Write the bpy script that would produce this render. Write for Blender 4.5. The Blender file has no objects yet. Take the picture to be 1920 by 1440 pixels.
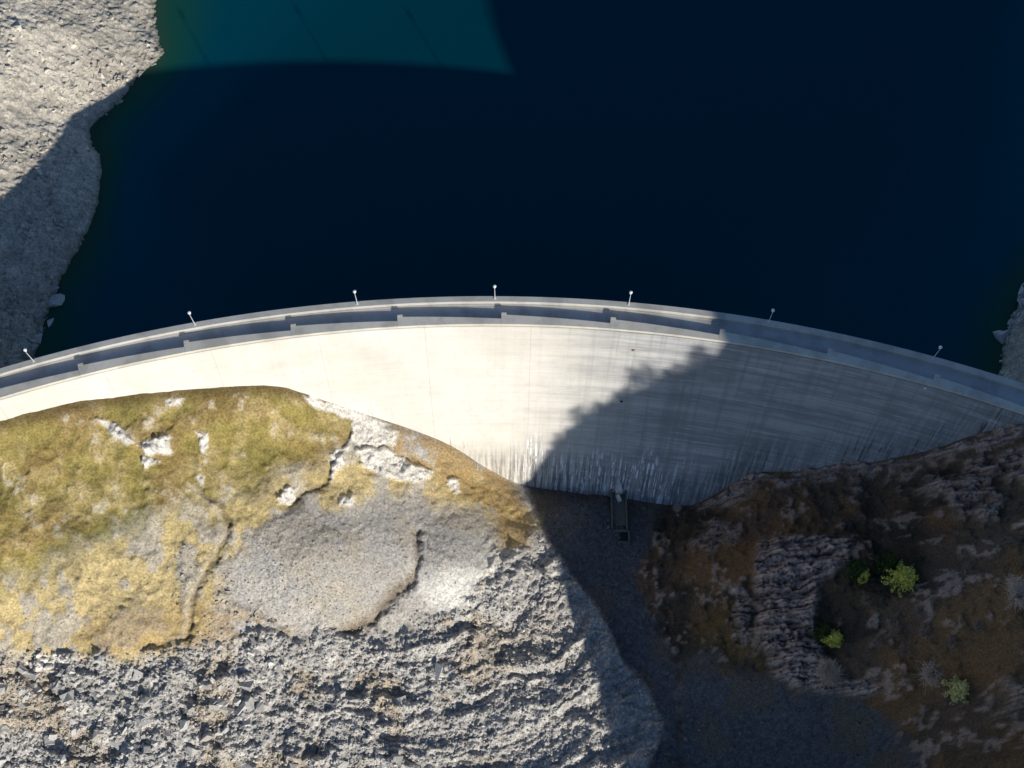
import bpy, math, random, bmesh
import numpy as np
from mathutils import Vector, Matrix
random.seed(4); rng=np.random.default_rng(4)
# ------------------------------------------------------------------ site survey (metres, z=0 = dam parapet top)
T=math.radians(20); F=2600.0; D=260.0
CAM=np.array([0,-D*math.sin(T),D*math.cos(T)])
FW=np.array([0,math.sin(T),-math.cos(T)]); UP=np.array([0,math.cos(T),math.sin(T)])
def unproj(u,v,z):
    d=FW*F+np.array([1.,0,0])*(u-960)+UP*(720-v)
    return CAM+d*((z-CAM[2])/d[2])
def proj(x,y,z):
    dx=x-CAM[0];dy=y-CAM[1];dz=z-CAM[2]
    dep=dy*FW[1]+dz*FW[2]
    return 960+F*dx/dep, 720-F*(dy*UP[1]+dz*UP[2])/dep
ZW=-24.0
# ------------------------------------------------------------------ noise
def hsh(xi,yi,s):
    n=xi*374761393+yi*668265263+s*974126177
    n=(n^(n>>13))*1274126177
    n=n^(n>>16)
    return (n&0xffffff)/float(0xffffff)
def vn(x,y,s=0):
    xi=np.floor(x).astype(np.int64);yi=np.floor(y).astype(np.int64)
    fx=x-xi;fy=y-yi
    fx=fx*fx*(3-2*fx);fy=fy*fy*(3-2*fy)
    a=hsh(xi,yi,s);b=hsh(xi+1,yi,s);c=hsh(xi,yi+1,s);d=hsh(xi+1,yi+1,s)
    return (a*(1-fx)+b*fx)*(1-fy)+(c*(1-fx)+d*fx)*fy
def fbm(x,y,s=0,o=4):
    t=0;a=.5;n=0
    for i in range(o):
        t=t+a*vn(x*2**i+17.3*i,y*2**i-9.1*i,s+i);n+=a;a*=.5
    return t/n
def worley(x,y,s=0):
    xi=np.floor(x).astype(np.int64);yi=np.floor(y).astype(np.int64)
    f1=np.full(x.shape,9.);f2=np.full(x.shape,9.);idr=np.zeros(x.shape)
    for i in(-1,0,1):
        for j in(-1,0,1):
            cx=xi+i;cy=yi+j
            d=np.hypot(cx+hsh(cx,cy,s)-x,cy+hsh(cx,cy,s+7)-y)
            m=d<f1
            f2=np.where(m,f1,np.minimum(f2,d));idr=np.where(m,hsh(cx,cy,s+13),idr);f1=np.where(m,d,f1)
    return f1,f2,idr
def sst(a,b,x):
    t=np.clip((x-a)/(b-a),0,1);return t*t*(3-2*t)
# ------------------------------------------------------------------ dam geometry
E=[(0,745),(345,657),(545,628),(745,611),(940,606),(1348,638),(1550,671),(1750,722),(1920,772)]
P=np.array([unproj(u,v,0) for u,v in E])
A=np.c_[2*P[:,0],2*P[:,1],np.ones(len(P))]
sol=np.linalg.lstsq(A,(P[:,:2]**2).sum(1),rcond=None)[0]
CX,CY=sol[0],sol[1];RD=math.sqrt(sol[2]+CX*CX+CY*CY)
TH=5.6
def arc(s,r,z): # s = arc length along crest from apex, r offset from downstream edge
    a=s/RD
    return np.array([CX+(RD+r)*np.sin(a),CY+(RD+r)*np.cos(a),z+0*a])
def batter(h): return .32*h+.0006*h*h
S0=np.linspace(-125,125,1001);H0=np.linspace(0,70,281)
SS,HH=np.meshgrid(S0,H0)
aa=SS/RD;rr=RD-batter(HH)
FU,FV=proj(CX+rr*np.sin(aa),CY+rr*np.cos(aa),-HH)
def on_face(u,v):
    k=np.argmin((FU-u)**2+(FV-v)**2)
    s=SS.flat[k];h=HH.flat[k]
    return s,h,arc(s,-batter(h),-h)
BOT=[(-60,800),(0,788),(100,765),(200,746),(300,735),(400,727),(470,724),(530,726),(575,737),(640,762),(700,782),(750,798),(800,815),(850,838),(900,870),(965,905),(1030,918),(1100,926),(1180,936),(1240,945),(1300,945),(1360,915),(1430,887),(1480,884),(1530,879),(1620,866),(1700,850),(1800,822),(1870,805),(1920,797),(2000,785)]
foot=[on_face(u,v) for u,v in BOT]
FS=np.array([f[0] for f in foot]);FH=np.array([-f[1] for f in foot])
def tps(pts):
    pts=np.array(pts,float);n=len(pts)
    def K(d2): return np.where(d2>1e-9,.5*d2*np.log(d2+1e-12),0)
    sc=100.
    q=pts[:,:2]/sc
    d2=((q[:,None]-q[None])**2).sum(2)
    M=np.zeros((n+3,n+3));M[:n,:n]=K(d2)+np.eye(n)*2e-5
    M[:n,n]=1;M[:n,n+1:]=q;M[n,:n]=1;M[n+1:,:n]=q.T
    w=np.linalg.solve(M,np.r_[pts[:,2],0,0,0])
    def f(x,y):
        x=np.clip(x,-135,128)/sc;y=np.clip(y,-86,135)/sc
        o=w[n]+w[n+1]*x+w[n+2]*y
        for i in range(n):
            o=o+w[i]*K((x-q[i,0])**2+(y-q[i,1])**2)
        return o
    return f
DN=[(0,900,-12),(0,1000,-15),(0,1130,-20),(0,1230,-25),(0,1440,-35),(300,850,-14),(300,1000,-20),(300,1230,-29),(300,1440,-39),
(550,850,-22),(600,950,-26),(620,1050,-28.5),(600,1200,-36),(600,1440,-44),(750,900,-32),(790,1000,-34),(740,1120,-36.5),(840,1050,-34.5),(870,1140,-40),(940,1050,-41.5),(850,1250,-44),(900,1440,-49),
(1000,985,-47),(1050,1100,-48.5),(1100,1250,-50.5),(1190,1440,-53),(1150,1050,-51),(1200,1250,-54),(1280,1440,-56),(1100,960,-49),
(1250,1050,-50),(1300,1100,-47),(1400,950,-41),(1430,1050,-36),(1430,1250,-41),(1500,1350,-44),(1640,1440,-45),(1560,1150,-28),(1600,1000,-28),(1700,900,-24),(1690,1075,-17),
(1800,1000,-11),(1900,900,-5),(1900,1100,-1),(1900,1300,-6),(1780,1280,-17),(1900,1440,-18),(1700,1350,-29),
(2200,800,12),(2200,1200,16),(-250,800,0),(-250,1200,-12),(-250,1600,-34),(600,1650,-50),(1300,1650,-58),(2000,1650,-10)]
dpts=[unproj(*p) for p in DN]+[f[2] for f in foot]
SHORE=[(290,-40),(291,0),(293,60),(297,105),(265,145),(215,195),(178,235),(183,275),(196,305),(182,370),(160,440),(132,500),(104,548),(84,590),(70,640)]
UPC=[(0,345,-13),(130,210,-20),(60,270,-15.5),(0,0,-7),(150,60,-15),(0,150,-9),(230,60,-20.5),(90,400,-18.5),(30,480,-18),(0,600,-19),(50,560,-21),
(400,200,-37),(300,400,-42),(500,300,-52),(400,50,-32),(330,40,-27),(700,100,-50),(960,300,-60),(1400,300,-60),(1700,200,-55),(200,600,-34),(150,560,-29),(600,500,-55),(1500,600,-50),(1800,500,-42),
(1900,590,-24),(1884,640,-24),(1876,690,-24),(1925,650,-19),(1935,530,-24),(2000,520,-18),(2020,650,-8),(1960,300,-34),(1960,50,-40),(2100,100,-24),(-200,300,-3),(-200,0,0),(-200,650,-12)]
upts=[unproj(u,v,ZW) for u,v in SHORE]+[unproj(*p) for p in UPC]
fD=tps(dpts);fU=tps(upts)
# ------------------------------------------------------------------ sun direction (towards sun)
c0=unproj(1384,638,0.0);w0=unproj(1000,180,ZW)
S=(c0-w0);S/=np.linalg.norm(S)
EL=math.asin(S[2])
def ground_px(u,v,f=fD):
    z=-30.
    for i in range(25):
        p=unproj(u,v,z);z=.5*z+.5*float(f(p[0],p[1]))
    return unproj(u,v,z)
# ridge silhouette that throws the big shade
EDGE=[ground_px(1310,1440),ground_px(1245,1340),ground_px(1175,1210),ground_px(1095,1085),ground_px(1022,990),on_face(990,900)[2],
 on_face(1030,850)[2],on_face(1085,795)[2],on_face(1150,752)[2],on_face(1240,714)[2],on_face(1340,674)[2],c0,w0,unproj(985,120,ZW),unproj(955,60,ZW),unproj(905,0,ZW)]
YR=-128.
RG=[p+S*((YR-p[1])/S[1]) for p in EDGE]
RG=sorted([(r[0],r[2]) for r in RG])
rx=[];rz=[]
for x,z in RG:
    if rx and (x-rx[-1])<.8: rz[-1]=max(rz[-1],z);continue
    rx.append(x);rz.append(max(z,rz[-1] if rz else -99))
rx=[rx[0]-60,rx[0]-.4]+rx+[rx[-1]+25,rx[-1]+90,rx[-1]+400];rz=[-70,-62]+rz+[rz[-1]+30,rz[-1]+55,rz[-1]+60]
# ------------------------------------------------------------------ terrain grid
def axis(a,b,st):
    core=np.arange(a,b+st,st)
    o=[];x=core[-1];d=1.0
    while x<260: x+=d;o.append(x);d=min(d*1.02,2.2)
    while x<900: x+=d;o.append(x);d=min(d*1.3,60)
    l=[];x=core[0];d=1.0
    while x>-260: x-=d;l.append(x);d=min(d*1.02,2.2)
    while x>-900: x-=d;l.append(x);d=min(d*1.3,60)
    return np.r_[l[::-1],core,o]
xs=axis(-122,112,.25);ys=axis(-76,106,.25)
X,Y=np.meshgrid(xs,ys)
R=np.hypot(X-CX,Y-CY)
w=sst(RD+.5,RD+5,R)
Zd=fD(X,Y);Zu=fU(X,Y)
Z=np.minimum(Zd*(1-w)+Zu*w,28)
kS=sst(-78,-112,Y);Z=Z*(1-kS)-62*kS
U,V=proj(X,Y,Z)
nz1=fbm(X*.12,Y*.12,1,5);nz2=fbm(X*.12,Y*.12,21,5);nzf=fbm(X*.9,Y*.9,41,4);nzm=fbm(X*.3,Y*.3,61,4);nzl=fbm(X*.04,Y*.04,81,4)
UW=U+60*(nz1-.5)+40*(nzf-.5);VW=V+60*(nz2-.5)+40*(nzm-.5)
def pmask(poly,soft=12,u=UW,v=VW):
    px=np.array([p[0] for p in poly],float);py=np.array([p[1] for p in poly],float)
    out=np.zeros(u.shape)
    m=(u>px.min()-soft)&(u<px.max()+soft)&(v>py.min()-soft)&(v<py.max()+soft)
    a=u[m];b=v[m];d=np.full(a.shape,1e9);ins=np.zeros(a.shape,bool)
    for i in range(len(px)):
        x0,y0=px[i],py[i];x1,y1=px[(i+1)%len(px)],py[(i+1)%len(px)]
        ex,ey=x1-x0,y1-y0;t=np.clip(((a-x0)*ex+(b-y0)*ey)/(ex*ex+ey*ey+1e-9),0,1)
        d=np.minimum(d,np.hypot(a-x0-t*ex,b-y0-t*ey))
        if y0!=y1: ins^=((y0>b)!=(y1>b))&(a<(x1-x0)*(b-y0)/(y1-y0)+x0)
    out[m]=sst(-soft,soft,np.where(ins,d,-d));return out
def lmask(line,width,u=UW,v=VW):
    out=np.zeros(u.shape);L=np.array(line,float);wd=width*3
    m=(u>L[:,0].min()-wd)&(u<L[:,0].max()+wd)&(v>L[:,1].min()-wd)&(v<L[:,1].max()+wd)
    a=u[m];b=v[m];d=np.full(a.shape,1e9)
    for i in range(len(L)-1):
        x0,y0=L[i];x1,y1=L[i+1];ex,ey=x1-x0,y1-y0
        t=np.clip(((a-x0)*ex+(b-y0)*ey)/(ex*ex+ey*ey),0,1);d=np.minimum(d,np.hypot(a-x0-t*ex,b-y0-t*ey))
    out[m]=np.exp(-(d/width)**2);return out
up=w
dn=1-up
SU=U+26*(nz1-.5)+14*(nzf-.5);SV=V+26*(nz2-.5)+14*(nzm-.5)
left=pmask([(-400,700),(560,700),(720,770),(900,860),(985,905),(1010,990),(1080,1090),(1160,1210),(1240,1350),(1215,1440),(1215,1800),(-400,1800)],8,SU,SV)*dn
moss=pmask([(-300,700),(0,700),(470,690),(600,715),(680,780),(655,860),(600,905),(500,960),(400,1000),(230,1030),(90,1085),(0,1125),(-300,1180)],16)*dn
dry=pmask([(-300,1100),(0,1080),(200,1010),(420,930),(560,880),(660,850),(830,850),(960,900),(1005,985),(990,1040),(940,1030),(900,965),(720,935),(560,950),(475,1010),(440,1080),(400,1190),(300,1215),(180,1230),(0,1235),(-300,1250)],26)*dn
orange=pmask([(740,795),(860,840),(960,905),(1000,985),(985,1035),(935,1030),(925,960),(820,900),(740,850)],12,SU,SV)*dn
orange=np.maximum(orange,.7*pmask([(150,1150),(420,1130),(560,1180),(420,1210),(200,1225),(120,1200)],18)*dn)
gravel=pmask([(480,990),(600,955),(760,935),(900,960),(940,1035),(900,1110),(840,1160),(700,1190),(560,1185),(450,1150),(450,1060)],24)*dn
gravel2=pmask([(100,1140),(260,1070),(400,1030),(440,1060),(400,1150),(250,1150),(120,1180)],26)*dn*.65*sst(.4,.58,nzm)
pale=pmask([(790,1085),(870,1060),(940,1040),(910,1105),(850,1150),(800,1135)],26,SU,SV)*dn
rub=np.clip(left-np.maximum.reduce([moss,dry,gravel,orange]),0,1)*sst(1000,1180,V+.25*np.clip(U-600,0,500))
RU=U+26*(nzm-.5)+14*(nzf-.5);RV=V+26*(nz2-.5)+14*(nzf-.5)
wrock=np.maximum.reduce([pmask(p,3.5,RU,RV) for p in ([(662,782),(700,782),(748,812),(735,838),(690,838),(660,825)],[(670,846),(720,842),(805,880),(795,908),(740,902),(680,880)],[(42,1245),(90,1228),(142,1226),(128,1252),(70,1266)],[(265,825),(325,818),(322,846),(275,852)],[(185,782),(215,795),(262,835),(240,838),(205,810)],[(370,810),(390,812),(386,846),(372,842)],[(632,924),(668,928),(655,942),(635,940)],[(572,738),(640,763),(735,792),(700,804),(620,775),(580,757)],[(632,850),(658,832),(654,872),(612,902)],[(530,915),(562,920),(545,947),(518,940)],[(830,905),(865,900),(852,928)],[(262,850),(295,860),(270,882)],[(310,745),(340,745),(335,758),(312,757)],[(360,890),(382,893),(375,906)],[(560,700),(600,745),(590,750)])])*dn
tl=[(370,912),(412,945),(432,985),(428,1015),(405,1060),(375,1110),(345,1190)]
track=np.maximum.reduce([lmask(tl,6,SU,SV),lmask([(545,940),(610,905),(640,860),(665,800)],5,SU,SV)])*left
trackp=lmask([(a-13,b) for a,b in tl],6,SU,SV)*left
gully=np.maximum.reduce([.7*lmask([(782,1000),(785,1050),(768,1085)],7,SU,SV),lmask([(772,1080),(735,1120),(700,1160),(650,1185)],12,SU,SV)])*left
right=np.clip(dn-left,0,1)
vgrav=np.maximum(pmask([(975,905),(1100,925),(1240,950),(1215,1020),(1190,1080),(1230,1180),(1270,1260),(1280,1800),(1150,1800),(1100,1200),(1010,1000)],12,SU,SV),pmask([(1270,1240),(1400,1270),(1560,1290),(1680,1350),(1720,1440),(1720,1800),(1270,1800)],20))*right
slab=pmask([(1425,1010),(1500,1005),(1600,1010),(1590,1060),(1530,1100),(1525,1200),(1570,1260),(1660,1290),(1600,1310),(1450,1275),(1420,1180),(1415,1090)],10,SU,SV)*right
slab=np.maximum(slab,.9*pmask([(1310,945),(1430,885),(1530,880),(1700,850),(1800,820),(1990,780),(1990,805),(1880,822),(1700,862),(1560,893),(1440,900),(1380,945),(1310,956)],8)*right)
slab=np.maximum(slab,.7*np.maximum(pmask([(1270,1030),(1350,985),(1385,1000),(1330,1070),(1290,1080)],18),pmask([(1740,1300),(1900,1280),(2000,1290),(1950,1340),(1780,1350)],18))*right*sst(.38,.55,nz2))
slab=np.maximum(slab,.8*pmask([(1370,1110),(1400,1110),(1405,1210),(1385,1215)],8)*right)
slab=np.maximum(slab,.8*pmask([(1540,905),(1680,880),(1860,850),(1990,850),(1990,1020),(1860,1010),(1780,950),(1640,930)],20)*right*sst(.44,.57,nzm*.5+nz1*.5))
# --- heights
f1,f2,idr=worley(X*.55+nz1*3,Y*.55+nz2*3,5);g1,g2,idg=worley(X*1.6,Y*1.6,9)
k1,k2,idk=worley(X*.28+nz2*2,Y*.28+nz1*2,15)
def ridged(a,b,s,o=4):
    t=0;am=.5;n=0
    for i in range(o):
        q=1-np.abs(2*vn(a*2**i+5.1*i,b*2**i+3.7*i,s+i)-1);t=t+am*q*q;n+=am;am*=.5
    return t/n
# debris lobes wrap round the gravel mound
ru=(U-760)*.80;rv=(V-900);rad_=np.hypot(ru,rv);th_=np.arctan2(ru,rv)
wv=ridged(th_*2.6+nz1*1.0,rad_/42.+nz2*1.8,201,4)
clump=ridged(X*.085+nz2,Y*.14+nz1,231,5)
ripz=pmask([(600,1200),(900,1120),(960,1030),(1010,1010),(1250,1360),(1200,1500),(760,1500),(560,1300)],70)
amp_l=sst(1250,250,U)
blocks=(idr-.5)*.7+(f2-f1)*.35+(idg-.5)*.5+(idk-.5)*1.0*amp_l
dz=rub*(blocks*(.35+.65*amp_l)+ripz*4.4*(wv-.4)+(1-ripz)*(3.8*(clump-.4)+1.6*(wv-.4))+(nzm-.5)*1.3+(nzf-.5)*1.1)
dz+=left*np.maximum(moss,dry)*((nz1-.5)*3.0+(nzm-.5)*1.1+(nzf-.5)*.55)
dz+=gravel*((nzf-.5)*.4+(idg-.5)*.15+(nz2-.5)*1.2)
mound=np.exp(-(((U-630)/135)**2+((V-1055)/85)**2))*2.6
dz+=left*mound
dz+=-gully*1.3-track*.5+wrock*(.6+(idg-.5)*.4+(nzf-.5)*.8)
st=V+.16*(U-1500)+34*(nz1-.5)+9*(nzf-.5)
saw=np.mod(st/10.,1);saw2=np.mod(st/27.+.3*nz2,1)
dz+=slab*(.8*saw+1.8*saw2+(idk-.5)*1.0+(nzf-.5)*.7+.4)
dz+=np.clip(right-vgrav,0,1)*((nz1-.5)*5+(nzm-.5)*3.0+(nzf-.5)*1.5)
dz+=vgrav*((nzf-.5)*.3+(idg-.5)*.1)
dz+=up*sst(-30,-24,Z)*((nz1-.5)*2.2+(nzm-.5)*1.0+(nzf-.5)*.7+(idg-.5)*.35+(idk-.5)*.3)
face_d=RD-batter(np.clip(-Z,0,80))-R
dz*=np.where(up>.5,1,.35+.65*sst(0,5,face_d))
Z2=Z+dz
# mountain
prof=np.interp(X,rx,rz)
ady=np.abs(Y-YR)
mnt=prof-np.clip(ady-1.5,0,None)*np.where(Y>YR,1.15,.45)-fbm(X*.06,Y*.06,90,4)*10*sst(3,20,ady)
mnt=np.where(Y<-62,mnt,-200)
Z2=np.maximum(Z2,mnt)
far=sst(200,600,np.hypot(X,Y-40))*sst(-60,60,Y)
Z2=Z2+far*sst(0,1,np.abs(X)/400)*(30+60*fbm(X*.01,Y*.01,77,4))
# --- colours (albedo)
def C(*c): return np.array(c)[None,None,:]
def mix(a,b,m): return a*(1-m[...,None])+b*m[...,None]
def full(*c): return np.broadcast_to(C(*c),X.shape+(3,))
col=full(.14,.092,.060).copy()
col=mix(col,C(.205,.115,.055),sst(.42,.60,nz1)*.9)
col=mix(col,C(.052,.045,.032),sst(.46,.62,nz2)*.85)
col=mix(col,C(.42,.30,.235),sst(.54,.66,nzm)*sst(.46,.6,nzf)*.8)
col=mix(col,C(.18,.11,.045),pmask([(1290,1150),(1370,1140),(1440,1260),(1330,1230),(1300,1200)],20)*.8)
col=mix(col,C(.10,.103,.11)*(.75+.5*idg[...,None]),vgrav)
col=mix(col,C(.14,.11,.075),vgrav*sst(.5,.62,nz2)*.6)
sc=(.25+.12*idk+.12*idr+.16*(nzf-.4))
col=mix(col,np.stack([sc*1.30,sc*.97,sc*.80],2)*(.22+.9*sst(0,.4,saw)*(.55+.45*saw2))[...,None],slab*sst(.28,.48,nzf+.15))
gl=(.315+.15*idg+.13*idr)
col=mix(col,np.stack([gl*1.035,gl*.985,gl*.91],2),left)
col=mix(col,C(.52,.48,.42)*(.8+.3*idg[...,None]),np.maximum(gravel,gravel2)*left)
col=mix(col,C(.42,.37,.29),gravel*sst(.5,.6,nz2)*.6)
col=mix(col,C(.40,.39,.375),gravel*sst(.52,.62,nz1)*.5)
col=mix(col,C(.76,.73,.66),pale*.9)
dcol=mix(full(.58,.455,.225),full(.50,.44,.34),sst(.5,.62,nzm))
col=mix(col,dcol*(.8+.4*nzf[...,None]),dry*(1-.5*gravel))
col=mix(col,C(.42,.28,.11),orange*sst(.3,.55,nzm+.08)*.8)
mcol=mix(full(.31,.25,.080),full(.45,.35,.155),sst(.40,.62,nzm))
mcol=mix(mcol,full(.22,.185,.055),sst(.46,.65,nz2)*.75)
mcol=mix(mcol,full(.28,.185,.07),sst(.52,.68,nz1)*.6)
mcol=mix(mcol,full(.55,.49,.38),sst(.60,.68,nzm)*sst(.5,.6,nzf)*.6)
mcol=mix(mcol,full(.13,.13,.035),pmask([(60,1060),(150,990),(260,960),(280,985),(180,1040),(80,1100)],22)*.6)
col=mix(col,mcol*(.72+.56*nzf[...,None]),moss*(1-.7*dry))
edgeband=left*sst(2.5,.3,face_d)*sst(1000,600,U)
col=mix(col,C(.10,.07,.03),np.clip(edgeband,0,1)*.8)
col=mix(col,C(.15,.10,.045),gully*.7)
col=mix(col,C(.17,.13,.07),track*.75)
col=mix(col,C(.58,.50,.36),trackp*.6)
col=mix(col,C(.42,.31,.17)*(.7+.6*nzf[...,None]),rub*sst(.56,.66,nz1)*sst(1150,800,U)*.5)
col=mix(col,C(.78,.74,.66)*(.8+.3*idg[...,None]),wrock)
shc=.36+.12*idg+.22*(nzf-.5)+.22*(nzl-.5)+.08*(idk-.5)
col=mix(col,np.stack([shc*1.09,shc*1.0,shc*.84],2),up)
wet=up*sst(ZW+1.2,ZW-.2,Z2)
col=mix(col,C(.14,.145,.11),wet*.7)
mt=(Z2<=mnt+.01)[...,None]
col=np.where(mt,C(.12,.10,.07)*(.6+.8*nzm[...,None]),col)
def make(me,co,q,col=None,smooth=False):
    n=q.shape[1]
    me.vertices.add(len(co));me.vertices.foreach_set('co',co.astype(np.float32).ravel())
    me.loops.add(q.size);me.loops.foreach_set('vertex_index',q.ravel().astype(np.int32))
    me.polygons.add(len(q));me.polygons.foreach_set('loop_start',(np.arange(len(q))*n).astype(np.int32))
    me.polygons.foreach_set('loop_total',np.full(len(q),n,np.int32))
    me.update(calc_edges=True)
    me.polygons.foreach_set('use_smooth',np.full(len(q),smooth))
    if col is not None:
        at=me.attributes.new('Col','FLOAT_COLOR','POINT')
        at.data.foreach_set('color',np.c_[col,np.ones(len(col))].astype(np.float32).ravel())
def grid_mesh(name,X,Y,Z,col,mat,smooth=True):
    h,wd=X.shape
    me=bpy.data.meshes.new(name)
    co=np.stack([X,Y,Z],2).reshape(-1,3).astype(np.float32)
    idx=np.arange(h*wd).reshape(h,wd)
    q=np.stack([idx[:-1,:-1],idx[:-1,1:],idx[1:,1:],idx[1:,:-1]],2).reshape(-1,4)
    make(me,co,q,col.reshape(-1,3),smooth)
    ob=bpy.data.objects.new(name,me);bpy.context.collection.objects.link(ob);me.materials.append(mat);return ob
# ------------------------------------------------------------------ materials
class NT:
    def __init__(s,name):
        s.m=bpy.data.materials.new(name);s.m.use_nodes=True;s.t=s.m.node_tree;s.b=s.t.nodes['Principled BSDF']
        s.b.inputs['Specular IOR Level'].default_value=.2
    def n(s,ty,**k):
        x=s.t.nodes.new(ty)
        for a,b in k.items(): setattr(x,a,b)
        return x
    def set(s,inp,v):
        if isinstance(v,bpy.types.NodeSocket): s.t.links.new(v,inp)
        else: inp.default_value=v
    def math(s,op,a,b=0.,c=0.,clamp=False):
        x=s.n('ShaderNodeMath',operation=op,use_clamp=clamp)
        s.set(x.inputs[0],a);s.set(x.inputs[1],b);s.set(x.inputs[2],c);return x.outputs[0]
    def mix(s,f,a,b,bl='MIX'):
        x=s.n('ShaderNodeMix',data_type='RGBA',blend_type=bl)
        s.set(x.inputs[0],f);s.set(x.inputs[6],a);s.set(x.inputs[7],b);return x.outputs[2]
    def noise(s,vec,scale,det=4,rough=.55):
        x=s.n('ShaderNodeTexNoise');s.set(x.inputs['Vector'],vec)
        x.inputs['Scale'].default_value=scale;x.inputs['Detail'].default_value=det;x.inputs['Roughness'].default_value=rough;return x.outputs[0]
    def ramp(s,v,a,b,lo=0.,hi=1.):
        x=s.n('ShaderNodeMapRange',interpolation_type='SMOOTHSTEP');s.set(x.inputs[0],v)
        for i,q in enumerate((a,b,lo,hi)): x.inputs[i+1].default_value=q
        return x.outputs[0]
    def scale(s,vec,sc):
        x=s.n('ShaderNodeMapping');s.set(x.inputs[0],vec);x.inputs['Scale'].default_value=sc;return x.outputs[0]
    def bump(s,h,st,dist):
        x=s.n('ShaderNodeBump');x.inputs['Strength'].default_value=st;x.inputs['Distance'].default_value=dist
        s.set(x.inputs['Height'],h);s.t.links.new(x.outputs[0],s.b.inputs['Normal'])
    def out(s,c,r=.9):
        s.set(s.b.inputs['Base Color'],c);s.set(s.b.inputs['Roughness'],r);return s.m
def ground_mat(name,bs=.8,bd=.25,var=.5):
    k=NT(name);oc=k.n('ShaderNodeTexCoord').outputs['Object']
    at=k.n('ShaderNodeAttribute',attribute_name='Col').outputs['Color']
    a=k.noise(oc,2.2,6,.75);b=k.noise(oc,6,3,.6)
    f=k.ramp(a,.3,.7,1-var,1+var)
    c=k.n('ShaderNodeCombineColor')
    for i in range(3): k.set(c.inputs[i],f)
    k.bump(k.math('ADD',a,k.math('MULTIPLY',b,.4)),bs,bd)
    return k.out(k.mix(1.,at,c.outputs[0],'MULTIPLY'),1.)
GM=ground_mat('ground_rock_and_grass',.8,.25,.42);SM=ground_mat('broken_stone',.5,.1,.25)
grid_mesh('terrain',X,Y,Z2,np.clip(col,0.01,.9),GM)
# ------------------------------------------------------------------ stones
def look(A,x,y):
    i=np.clip(np.searchsorted(ys,y),0,len(ys)-1);j=np.clip(np.searchsorted(xs,x),0,len(xs)-1);return A[i,j]
CUBE=np.array([[-1,-1,-1],[1,-1,-1],[1,1,-1],[-1,1,-1],[-1,-1,1],[1,-1,1],[1,1,1],[-1,1,1]],float)
CF=np.array([[0,3,2,1],[4,5,6,7],[0,1,5,4],[1,2,6,5],[2,3,7,6],[3,0,4,7]])
def stones(name,mask,n,smin,smax,box,grey,tint,flat=.5,pw=3.,useC=0.):
    x=rng.uniform(box[0],box[1],n);y=rng.uniform(box[2],box[3],n)
    keep=look(mask,x,y)>rng.uniform(.1,1,n);x=x[keep];y=y[keep];n=len(x)
    z=look(Z2,x,y)
    s=smin+(smax-smin)*rng.uniform(0,1,n)**pw
    q=rng.normal(size=(n,4))*np.array([1,.45,.45,1]);q[:,0]+=1.2;q/=np.linalg.norm(q,axis=1)[:,None]
    a,b,c,d=q.T
    Rm=np.stack([1-2*(c*c+d*d),2*(b*c-a*d),2*(b*d+a*c),2*(b*c+a*d),1-2*(b*b+d*d),2*(c*d-a*b),2*(b*d-a*c),2*(c*d+a*b),1-2*(b*b+c*c)],1).reshape(-1,3,3)
    v=CUBE[None]+rng.uniform(-.45,.45,(n,8,3));v[:,4:,:2]*=rng.uniform(.4,.95,(n,1,1))
    v*=(s[:,None]*np.stack([rng.uniform(.7,1.5,n),rng.uniform(.45,1,n),rng.uniform(.3,.8,n)*flat*2],1))[:,None,:]*.5
    yaw=rng.uniform(0,6.28,n);cy,sy=np.cos(yaw),np.sin(yaw)
    v=np.einsum('nij,nkj->nki',Rm,v)
    v=np.stack([v[...,0]*cy[:,None]-v[...,1]*sy[:,None],v[...,0]*sy[:,None]+v[...,1]*cy[:,None],v[...,2]],2)
    v+=np.stack([x,y,z+s*.06],1)[:,None]
    g=rng.uniform(grey[0],grey[1],n)
    cc=g[:,None]*np.array(tint)[None]
    if useC>0:
        gc=look(col,x,y)*rng.uniform(.75,1.3,n)[:,None];cc=cc*(1-useC)+gc*useC
    cc=np.repeat(cc,8,0)
    q=(CF[None]+(np.arange(n)*8)[:,None,None]).reshape(-1,4)
    me=bpy.data.meshes.new(name);make(me,v.reshape(-1,3),q,np.clip(cc,0,.8))
    ob=bpy.data.objects.new(name,me);bpy.context.collection.objects.link(ob);me.materials.append(SM)
lb=rub*sst(1000,250,U)
stones('rubble_field',rub,90000,.15,.7,(-110,40,-76,0),(.25,.53),(1.035,1,.93),.5,3,.5)
stones('boulder_field',np.clip(lb*sst(1150,1280,V)*(.15+.85*sst(.45,.58,nzm*.5+nz2*.5)),0,1),9000,.6,2.2,(-110,20,-76,-20),(.28,.60),(1.03,1,.94),.5,3,.2)
stones('gravel_slope',np.clip(gravel+gravel2+.2*dry-pale*.8,0,1),24000,.12,.38,(-110,10,-60,0),(.34,.62),(1.03,1,.94),.5,4,.75)
stones('shore_rocks',up*sst(-24.6,-23,Z2)*sst(.35,.65,nzm*.5+nz2*.5),20000,.15,1.2,(-122,-60,0,106),(.3,.62),(1.07,1,.9),.5,6,.7)
stones('hillside_rocks',np.clip(slab*.35+.05*right+.12*vgrav,0,1),20000,.2,1.1,(5,112,-76,12),(.12,.34),(1.18,.97,.85),.4,4,.7)
stones('water_edge_boulders',up*np.exp(-((Z2-ZW)/1.2)**2)*sst(500,560,V),9000,.5,3.0,(-110,112,-5,35),(.28,.55),(1,1,.95),.3,2)
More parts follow.
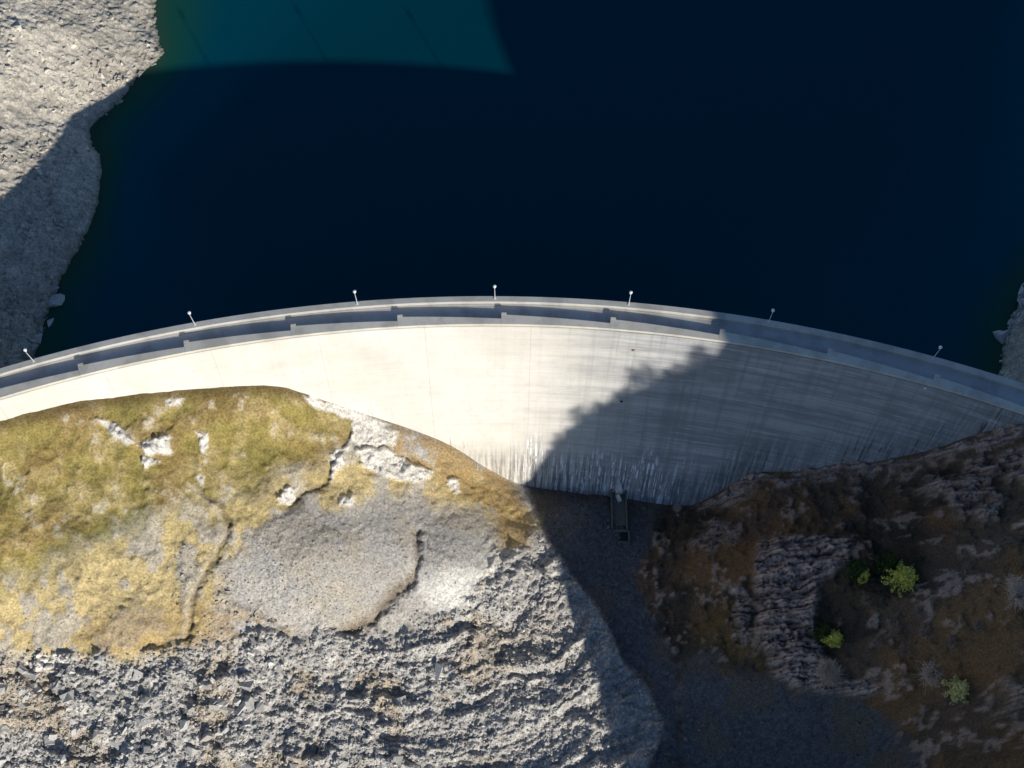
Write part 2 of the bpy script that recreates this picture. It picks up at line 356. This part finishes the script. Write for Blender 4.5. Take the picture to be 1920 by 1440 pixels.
# ------------------------------------------------------------------ water
ra=np.linspace(-62,62,420)*math.pi/180;rr_=np.r_[RD+3.2,RD+np.linspace(5,160,220),RD+np.geomspace(170,900,25)]
A_,R_=np.meshgrid(ra,rr_)
WX=CX+R_*np.sin(A_);WY=CY+R_*np.cos(A_)
dep=ZW-look(Z,WX,WY)
deep=sst(.5,13,dep)[...,None];shl=sst(3.,.0,dep)[...,None]
vd=sst(14,34,dep)[...,None]
wc=(C(.010,.075,.052)*(1-deep)+C(.000,.058,.088)*deep)
wc=wc*(1-.28*vd)
wc=wc*(1-shl*.6)+C(.04,.065,.04)*shl*.6
k=NT('lake_water')
at=k.n('ShaderNodeAttribute',attribute_name='Col').outputs['Color']
oc=k.n('ShaderNodeTexCoord').outputs['Object']
nn=k.noise(k.scale(oc,(.5,1.1,1)),1.3,4,.6)
k.bump(nn,.12,.15)
k.b.inputs['IOR'].default_value=1.33;k.b.inputs['Specular IOR Level'].default_value=.12
k.b.inputs['Specular Tint'].default_value=(.3,.4,1,1)
wm=k.out(at,.12)
grid_mesh('lake_water',WX[::-1],WY[::-1],np.full(WX.shape,ZW),wc[::-1],wm)
# ------------------------------------------------------------------ concrete
def concrete(name,base,face=False):
    k=NT(name);uv=k.n('ShaderNodeUVMap',uv_map='UVMap').outputs[0]
    oc=k.n('ShaderNodeTexCoord').outputs['Object']
    big=k.noise(oc,.06,5,.6);mid=k.noise(oc,.5,6,.65);fine=k.noise(oc,5,4,.7)
    B=lambda a,b=None,c_=None:(base[0]*a,base[1]*(b or a),base[2]*(c_ or a),1)
    c=k.mix(k.ramp(big,.35,.65),B(.86,.85,.83),B(1))
    c=k.mix(k.ramp(mid,.45,.75,0,.35),c,B(.7,.69,.67))
    c=k.mix(k.ramp(fine,.3,.8,0,.22),c,B(.6))
    h=fine
    if face:
        sep=k.n('ShaderNodeSeparateXYZ');k.set(sep.inputs[0],uv);s_,z_=sep.outputs[0],sep.outputs[1]
        ft=k.n('ShaderNodeAttribute',attribute_name='Col');fs=k.n('ShaderNodeSeparateColor');k.set(fs.inputs[0],ft.outputs['Color'])
        foot=k.math('MULTIPLY',fs.outputs[0],50.)   # metres above the rock
        shade_wear=k.ramp(s_,2.,42.,.12,1.)              # half where shade is painted in, darker and bluer, plus weathering streaks
        c=k.mix(k.math('MULTIPLY',shade_wear,.8),c,(base[0]*.44,base[1]*.49,base[2]*.58,1))
        band=k.noise(k.scale(uv,(.012,.75,1)),1.,5,.75)
        c=k.mix(k.math('MULTIPLY',k.ramp(band,.40,.62,0,.6),shade_wear),c,B(.27,.29,.35))
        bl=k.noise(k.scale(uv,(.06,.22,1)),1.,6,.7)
        c=k.mix(k.math('MULTIPLY',k.ramp(bl,.42,.62,0,.6),shade_wear),c,B(.28,.30,.35))
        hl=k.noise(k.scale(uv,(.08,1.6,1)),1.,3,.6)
        c=k.mix(k.math('MULTIPLY',k.ramp(hl,.56,.68,0,.5),shade_wear),c,B(.75,.80,.90))
        fr=k.math('ABSOLUTE',k.math('SUBTRACT',k.math('FRACT',k.math('DIVIDE',z_,2.4)),.5))
        c=k.mix(k.math('MULTIPLY',k.ramp(fr,.03,.0,0,.3),k.ramp(mid,.35,.6,.2,1)),c,B(.45))
        vj=k.math('ABSOLUTE',k.math('SUBTRACT',k.math('FRACT',k.math('DIVIDE',k.math('ADD',s_,2.),20.4)),.5))
        c=k.mix(k.ramp(vj,.006,.0,0,.4),c,B(.4))
        st=k.noise(k.scale(uv,(1.1,.05,1)),1.,5,.7);st2=k.noise(k.scale(uv,(1.5,.05,1)),1.3,4,.6)
        brk=k.noise(k.scale(uv,(1.2,.35,1)),1.,4,.7)
        st3=k.noise(k.scale(uv,(.55,.018,1)),1.,5,.7)
        c=k.mix(k.math('MULTIPLY',k.ramp(st3,.46,.64,0,.42),shade_wear),c,B(.25,.26,.29))
        reach=k.math('ADD',k.math('MULTIPLY',k.noise(k.scale(uv,(.16,.0,1)),1.,4,.6),k.ramp(s_,-10.,10.,6,36)),-1.5)
        low=k.math('SUBTRACT',1.,k.math('DIVIDE',foot,k.math('MAXIMUM',reach,1.)),clamp=True)
        side=k.math('MULTIPLY',k.ramp(s_,-14.,9.,0,1),k.ramp(s_,75.,50.,.35,1))
        lowd=k.math('MULTIPLY',k.ramp(low,0,.7),side)
        wx=k.math('MULTIPLY',k.ramp(s_,3,9,0,1),k.ramp(s_,50,36,0,1))
        c=k.mix(k.math('MULTIPLY',k.math('MULTIPLY',k.ramp(st,.42,.56,0,.8),lowd),k.ramp(brk,.3,.5,.3,1)),c,(.10,.105,.115,1))
        loww=k.math('MULTIPLY',k.ramp(low,.0,.3),wx)
        c=k.mix(k.math('MULTIPLY',k.math('MULTIPLY',k.ramp(st2,.50,.57,0,.95),loww),k.ramp(brk,.44,.54)),c,(.78,.80,.82,1))
        dk=k.math('MULTIPLY',k.math('MULTIPLY',k.ramp(st2,.57,.63,0,.9),k.ramp(s_,44,56,0,1)),k.math('MULTIPLY',k.ramp(foot,13,1,0,1),k.ramp(brk,.4,.5)))
        c=k.mix(dk,c,(.035,.035,.04,1))
        dl=k.math('MULTIPLY',k.ramp(st2,.58,.66,0,.5),k.math('MULTIPLY',k.math('MULTIPLY',k.ramp(s_,-36,-20),k.ramp(s_,8,2)),k.math('MULTIPLY',k.ramp(foot,8,1,0,1),k.ramp(brk,.45,.55))))
        c=k.mix(dl,c,(.12,.11,.08,1))
        h=k.math('ADD',k.math('MULTIPLY',band,1.5),k.math('MULTIPLY',fine,.3))
    else:
        h=k.math('ADD',fine,mid)
        c=k.mix(k.ramp(k.noise(oc,.18,4,.6),.45,.65,0,.6),c,B(.55))
    k.bump(h,.35,.06)
    return k.out(c,.85)
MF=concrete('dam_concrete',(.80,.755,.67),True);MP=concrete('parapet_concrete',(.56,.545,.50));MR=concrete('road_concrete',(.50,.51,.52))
dam=bpy.data.objects.new('arch_dam',None);bpy.context.collection.objects.link(dam)
def sweep(name,prof,mat,s0=-135,s1=135,n=540,col=False,parent=dam):
    s=np.linspace(s0,s1,n);m=len(prof)
    co=np.zeros((n,m,3))
    for j,(r,z) in enumerate(prof): co[:,j]=arc(s,r,z).T
    idx=np.arange(n*m).reshape(n,m)
    q=np.stack([idx[:-1,:-1],idx[:-1,1:],idx[1:,1:],idx[1:,:-1]],2).reshape(-1,4)
    me=bpy.data.meshes.new(name)
    cc=None
    if col:
        ff=np.interp(s,FS,FH)
        c=np.clip((np.array([p[1] for p in prof])[None]-ff[:,None])/50,0,1)
        cc=np.repeat(c.reshape(-1,1),3,1)
    make(me,co.reshape(-1,3),q[:,::-1],cc)
    uvl=me.uv_layers.new(name='UVMap')
    li=q[:,::-1].ravel();ss=np.repeat(s,m);zz=np.tile([p[1] if col else p[0]+p[1] for p in prof],n)
    uvl.data.foreach_set('uv',np.c_[ss[li],zz[li]].astype(np.float32).ravel())
    ob=bpy.data.objects.new(name,me);bpy.context.collection.objects.link(ob);me.materials.append(mat);ob.parent=parent;return ob
hs=np.linspace(64,1.0,64)
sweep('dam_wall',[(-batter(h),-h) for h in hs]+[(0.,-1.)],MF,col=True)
sweep('upstream_face',[(TH-.15,-1.2),(TH-.15,-20),(TH-.4,-62)],MP)
sweep('crest_road',[(.3,-1.0),(.9,-1.0),(TH-.5,-1.05),(TH-.2,-1.05)],MR)
sweep('upstream_parapet',[(TH-1.15,-1.3),(TH-1.15,-.03),(TH-1.12,0),(TH-.03,0),(TH,-.03),(TH,-1.35),(TH-.3,-1.35)],MP)
sweep('road_gutter',[(TH-1.5,-1.3),(TH-1.5,-.93),(TH-1.153,-.93)],MP)
# downstream parapet: straight-backed panels with stepped ends
stepx=[-260,-50,150,345,545,745,940,1143,1348,1550,1750,1950,2150]
ss_=[on_face(min(max(u,-40),1960),np.interp(u,[p[0] for p in E],[p[1] for p in E]))[0] if -50<=u<=1950 else (u-960)/9.6 for u in stepx]
verts=[];faces=[]
zt=-.15
for a,b in zip(ss_[:-1],ss_[1:]):
    nseg=14;base=len(verts)
    for i in range(nseg+1):
        t=i/nseg;s=a+(b-a)*t-(0.0 if t<1 else .03)
        win=1.85-.85*t
        for (r,z) in((-.12,-1.25),(-.12,-.28),(-.12,zt),(win,zt),(win,-1.2)):
            verts.append(tuple(arc(s,r,z)))
    for i in range(nseg):
        for j in range(4):
            p=base+i*5+j;faces.append((p,p+1,p+6,p+5))
    faces.append(tuple(base+j for j in (4,3,2,1,0)));e=base+nseg*5;faces.append(tuple(e+j for j in range(5)))
    base=len(verts)
    for (ds,r) in((0.02,1.86),(1.0,1.84),(1.0,2.25),(0.02,2.25)):
        for z in(-1.2,-.09): verts.append(tuple(arc(a+ds,r,z)))
    for i in range(4):
        p=base+i*2;q=base+((i+1)%4)*2;faces.append((p,q,q+1,p+1))
    faces.append(tuple(base+i*2+1 for i in range(4)))
me=bpy.data.meshes.new('downstream_parapet');me.from_pydata(verts,[],faces);me.update()
bm=bmesh.new();bm.from_mesh(me);bmesh.ops.recalc_face_normals(bm,faces=bm.faces);bm.to_mesh(me);bm.free()
me.uv_layers.new(name='UVMap')
MP2=concrete('coping_concrete',(.66,.63,.555))
ob=bpy.data.objects.new('downstream_parapet',me);bpy.context.collection.objects.link(ob);me.materials.append(MP2);ob.parent=dam
def simple(name,c,r=.6,metal=0.,var=.2,scale=3):
    k=NT(name);oc=k.n('ShaderNodeTexCoord').outputs['Object'];n=k.noise(oc,scale,4)
    k.b.inputs['Metallic'].default_value=metal
    return k.out(k.mix(k.ramp(n,.3,.7),tuple(x*(1-var) for x in c)+(1,),tuple(min(1,x*(1+var)) for x in c)+(1,)),r)
# ------------------------------------------------------------------ generic pieces
def tube(bm,p0,p1,r0,r1,seg=8,mi=0):
    p0=Vector(p0);p1=Vector(p1);d=(p1-p0)
    q=d.to_track_quat('Z','Y');a=[];b=[]
    for i in range(seg):
        t=2*math.pi*i/seg;o=Vector((math.cos(t),math.sin(t),0))
        a.append(bm.verts.new(p0+q@(o*r0)));b.append(bm.verts.new(p1+q@(o*r1)))
    for i in range(seg):
        f=bm.faces.new((a[i],a[(i+1)%seg],b[(i+1)%seg],b[i]));f.material_index=mi
    f=bm.faces.new(a[::-1]);f.material_index=mi;f=bm.faces.new(b);f.material_index=mi
def box(bm,c,s,mi=0,rot=0,top=1.):
    vs=[]
    for z in(-1,1):
        for x,y in((-1,-1),(1,-1),(1,1),(-1,1)):
            k_=top if z>0 else 1
            X_=x*s[0]*k_/2;Y_=y*s[1]*k_/2
            vs.append(bm.verts.new((c[0]+X_*math.cos(rot)-Y_*math.sin(rot),c[1]+X_*math.sin(rot)+Y_*math.cos(rot),c[2]+z*s[2]/2)))
    for f in((3,2,1,0),(4,5,6,7),(0,1,5,4),(1,2,6,5),(2,3,7,6),(3,0,4,7)):
        g=bm.faces.new([vs[i] for i in f]);g.material_index=mi
def finish(bm,name,mats,loc=(0,0,0),parent=None,rotz=0):
    me=bpy.data.meshes.new(name);bm.to_mesh(me);bm.free()
    for m in mats: me.materials.append(m)
    ob=bpy.data.objects.new(name,me);ob.location=loc;ob.rotation_euler=(0,0,rotz);bpy.context.collection.objects.link(ob);ob.parent=parent;return ob
# ------------------------------------------------------------------ street lamps
LM=simple('galvanised_steel',(.62,.63,.64),.45,.2);LH=simple('white_lantern',(.82,.82,.8),.35)
for u,v in((63,676),(365,604),(670,570),(928,560),(1179,570),(1442,595),(1751,663)):
    p=unproj(u,v,0);a=math.atan2(p[0]-CX,p[1]-CY)
    b=arc(a*RD,TH-.45,0)
    bm=bmesh.new()
    box(bm,(0,0,.04),(.5,.5,.08));tube(bm,(0,0,0),(0,0,.9),.12,.10);tube(bm,(0,0,.9),(0,0,4.4),.085,.06)
    tube(bm,(0,0,4.3),(0,.3,4.5),.06,.05)
    tube(bm,(0,.3,4.4),(0,.3,4.5),.12,.22,10,1);tube(bm,(0,.3,4.5),(0,.3,5.0),.22,.30,10,1);tube(bm,(0,.3,5.0),(0,.3,5.2),.34,.1,10,1)
    finish(bm,'street_lamp',[LM,LH],tuple(b),None,-a*.5)
# ------------------------------------------------------------------ outlet works at the foot
g=ground_px(1160,962)
bm=bmesh.new()
gz=look(Z2,np.array([g[0]]),np.array([g[1]]))[0]
box(bm,(0,1.5,.4),(2.9,9,1.0));box(bm,(-1.6,.6,1.1),(.35,9,1.6));box(bm,(1.6,.6,1.1),(.35,9,1.6))
box(bm,(0,5.0,2.4),(1.7,2.0,3.6),2,.2,.6);box(bm,(0,3.2,1.6),(1.0,1.8,1.8),2,.4,.5);box(bm,(.6,6.4,3.),(.5,1.6,1.6),2,-.3,.7);box(bm,(-.6,6.4,3.),(.5,1.6,1.6),2,.3,.7)
box(bm,(0,-4.2,.6),(3.6,.5,1.4));box(bm,(0,-5.4,.35),(3.6,1.8,1.0),1);box(bm,(-2.0,-5.4,.7),(.35,2.4,1.5));box(bm,(2.0,-5.4,.7),(.35,2.4,1.5))
finish(bm,'outlet_works',[simple('old_concrete',(.13,.125,.11),.9),simple('wet_basin',(.015,.017,.02),.3),simple('pale_concrete',(.65,.65,.62),.85)],(g[0],g[1],gz-.3))
for u,v,c in((1188,657,(.25,.12,.08)),(1166,752,(.03,.03,.03)),(1734,728,(.8,.8,.8))):
    s,h,p=on_face(u,v);bm=bmesh.new();box(bm,(0,0,0),(.5,.3,.45));box(bm,(0,-.1,-.3),(.12,.12,.5));finish(bm,'gauge_box',[simple('box_paint',c)],tuple(p),None,-s/RD)
# ------------------------------------------------------------------ vegetation
def leaf_tree(name,p,h,rad,c1,c2,n=2600,seed=0,lz=(.12,.3),sp=.22):
    rd=random.Random(seed);bm=bmesh.new()
    tube(bm,(0,0,-.5),(0,0,h*.5),.2,.12,7);tube(bm,(0,0,h*.5),(0,0,h*.96),.12,.03,6)
    tips=[]
    nb=46
    for i in range(nb):
        t=(i+.5)/nb;z=h*(.10+.86*t);L=rad*(1-t)**.7*rd.uniform(.5,1.25)
        a=i*2.4+rd.uniform(-.4,.4)
        e=Vector((math.cos(a)*L,math.sin(a)*L,z-.15*L))
        tube(bm,(0,0,z),e,.05,.015,4);tips.append((Vector((0,0,z)),e))
    for i in range(n):
        s,e=rd.choice(tips);t=rd.uniform(.25,1.05);q=s.lerp(e,t)
        q=q+Vector((rd.gauss(0,sp),rd.gauss(0,sp),rd.gauss(0,sp*.8)))
        sz=rd.uniform(*lz);nrm=Vector((rd.gauss(0,1),rd.gauss(0,1),rd.gauss(.8,1))).normalized();qq=nrm.to_track_quat('Z','Y')
        vs=[bm.verts.new(q+qq@Vector((x*sz,y*sz*.6,0))) for x,y in((-1,0),(0,-1),(1,0),(0,1))]
        f=bm.faces.new(vs);f.material_index=1 if rd.random()<.6 else 2
    finish(bm,name,[simple('bark',(.09,.06,.04)),simple('leaves_a',c1,.8,0,.35,1.5),simple('leaves_b',c2,.8,0,.35,1.5)],p)
def hz(p): return float(look(Z2,np.array([p[0]]),np.array([p[1]]))[0])
def place(u,v):
    p=ground_px(u,v);
    for i in range(12):
        z=hz(p);p=unproj(u,v,.5*z+.5*p[2])
    return (p[0],p[1],hz(p)-.1)
Ysunlit=((.62,.60,.10),(.75,.68,.18));Gg=((.04,.07,.018),(.07,.10,.025))  # yellow leaves brightened: sunlight painted onto crowns that stand in shade
for i,(u,v,h,r,c) in enumerate(((1683,1090,9,3.6,Ysunlit),(1655,1068,8,3.4,Gg),(1604,1075,7,2.8,Gg),(1612,1082,5,1.5,Ysunlit),(1558,1202,6.5,2.0,Ysunlit),(1540,1188,6,2.5,Gg),(1788,1296,7,3.0,((.80,.66,.24),(.80,.70,.30))))):  # the last tree's pale leaves carry painted sunlight too
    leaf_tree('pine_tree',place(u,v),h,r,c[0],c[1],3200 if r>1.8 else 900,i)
def shrub(p,rad,h,n,seed,c):
    rd=random.Random(seed);bm=bmesh.new()
    for i in range(n):
        a=rd.uniform(0,6.28);L=rad*rd.uniform(.4,1);z=h*rd.uniform(.4,1)
        b=Vector((rd.gauss(0,.12)*rad,rd.gauss(0,.12)*rad,0));e=Vector((math.cos(a)*L,math.sin(a)*L,z));m=b.lerp(e,.5)+Vector((0,0,.15*h))
        tube(bm,b,m,.06,.045,3);tube(bm,m,e,.045,.02,3)
        for j in range(3):
            s=m.lerp(e,rd.uniform(0,.8));tube(bm,s,s+Vector((rd.gauss(0,.3)*rad,rd.gauss(0,.3)*rad,rd.uniform(0,.3)*h)),.035,.02,3)
    finish(bm,'bare_shrub',[simple('pale_twigs',c,.9)],p)
for i,(u,v,r,n) in enumerate(((1548,1262,2.7,260),(1742,1265,3.0,80),(1905,1120,2.8,90),(1895,1095,2.,40),(1670,1180,1.8,30),(1730,1190,1.8,30),(1640,1205,1.6,30),(1480,1160,1.2,20),(1690,1225,1.6,30),(1830,1180,1.8,30),(1720,1150,1.6,30),(1780,1210,1.7,30),(1620,1130,1.5,30))):
    p=place(u,v);shrub((p[0],p[1],p[2]+.4),r,2.4,n,i,(.74,.56,.42) if i<4 else (.33,.25,.19))
# trees standing on the ridge crest
def ridge_at(p):
    q=np.array(p)+S*((YR-p[1])/S[1]);return (q[0],YR,float(np.interp(q[0],rx,rz))-.9)
dk=((.03,.055,.018),(.045,.07,.025))
rt=random.Random(8)
BL=[(1030,850),(1052,826),(1085,795),(1118,772),(1150,753),(1195,734),(1240,715),(1290,693),(1340,675)]
bu=[b[0] for b in BL];bv=[b[1] for b in BL]
u=1030;i=0
while u<1345:
    big=(1055<u<1100 and rt.random()<.35) or (1180<u<1235 and rt.random()<.8) or (1295<u<1330 and rt.random()<.8)
    h=rt.uniform(6,9.5) if big else rt.uniform(1.6,4.6)
    leaf_tree('ridge_pine_tree',ridge_at(on_face(u,np.interp(u,bu,bv))[2]),h,h*rt.uniform(.18,.34),dk[0],dk[1],330 if big else 220,50+i,(.12,.34),.4)
    u+=rt.uniform(8,16);i+=1
# ------------------------------------------------------------------ light, sky, camera
wd=bpy.data.worlds.new('World');bpy.context.scene.world=wd;wd.use_nodes=True
nt=wd.node_tree;sky=nt.nodes.new('ShaderNodeTexSky');sky.sky_type='NISHITA';sky.sun_disc=False
sky.sun_elevation=EL;sky.sun_rotation=math.atan2(S[0],S[1]);sky.altitude=1800;sky.ozone_density=3.;sky.dust_density=.3
nt.links.new(sky.outputs[0],nt.nodes['Background'].inputs[0]);nt.nodes['Background'].inputs[1].default_value=.12
sl=bpy.data.lights.new('sun','SUN');sl.energy=5;sl.angle=math.radians(.65);sl.color=(1,.94,.84)
so=bpy.data.objects.new('sun',sl);bpy.context.collection.objects.link(so);so.rotation_euler=Vector(S).to_track_quat('Z','Y').to_euler();so.location=(100,-200,150)
cd=bpy.data.cameras.new('camera');cd.sensor_width=36;cd.lens=36*F/1920;cd.clip_end=5000;cd.clip_start=1
co=bpy.data.objects.new('camera',cd);co.location=tuple(CAM);co.rotation_euler=(T,0,0);bpy.context.collection.objects.link(co)
sc=bpy.context.scene;sc.camera=co
sc.view_settings.view_transform='Standard';sc.view_settings.look='None';sc.view_settings.exposure=0
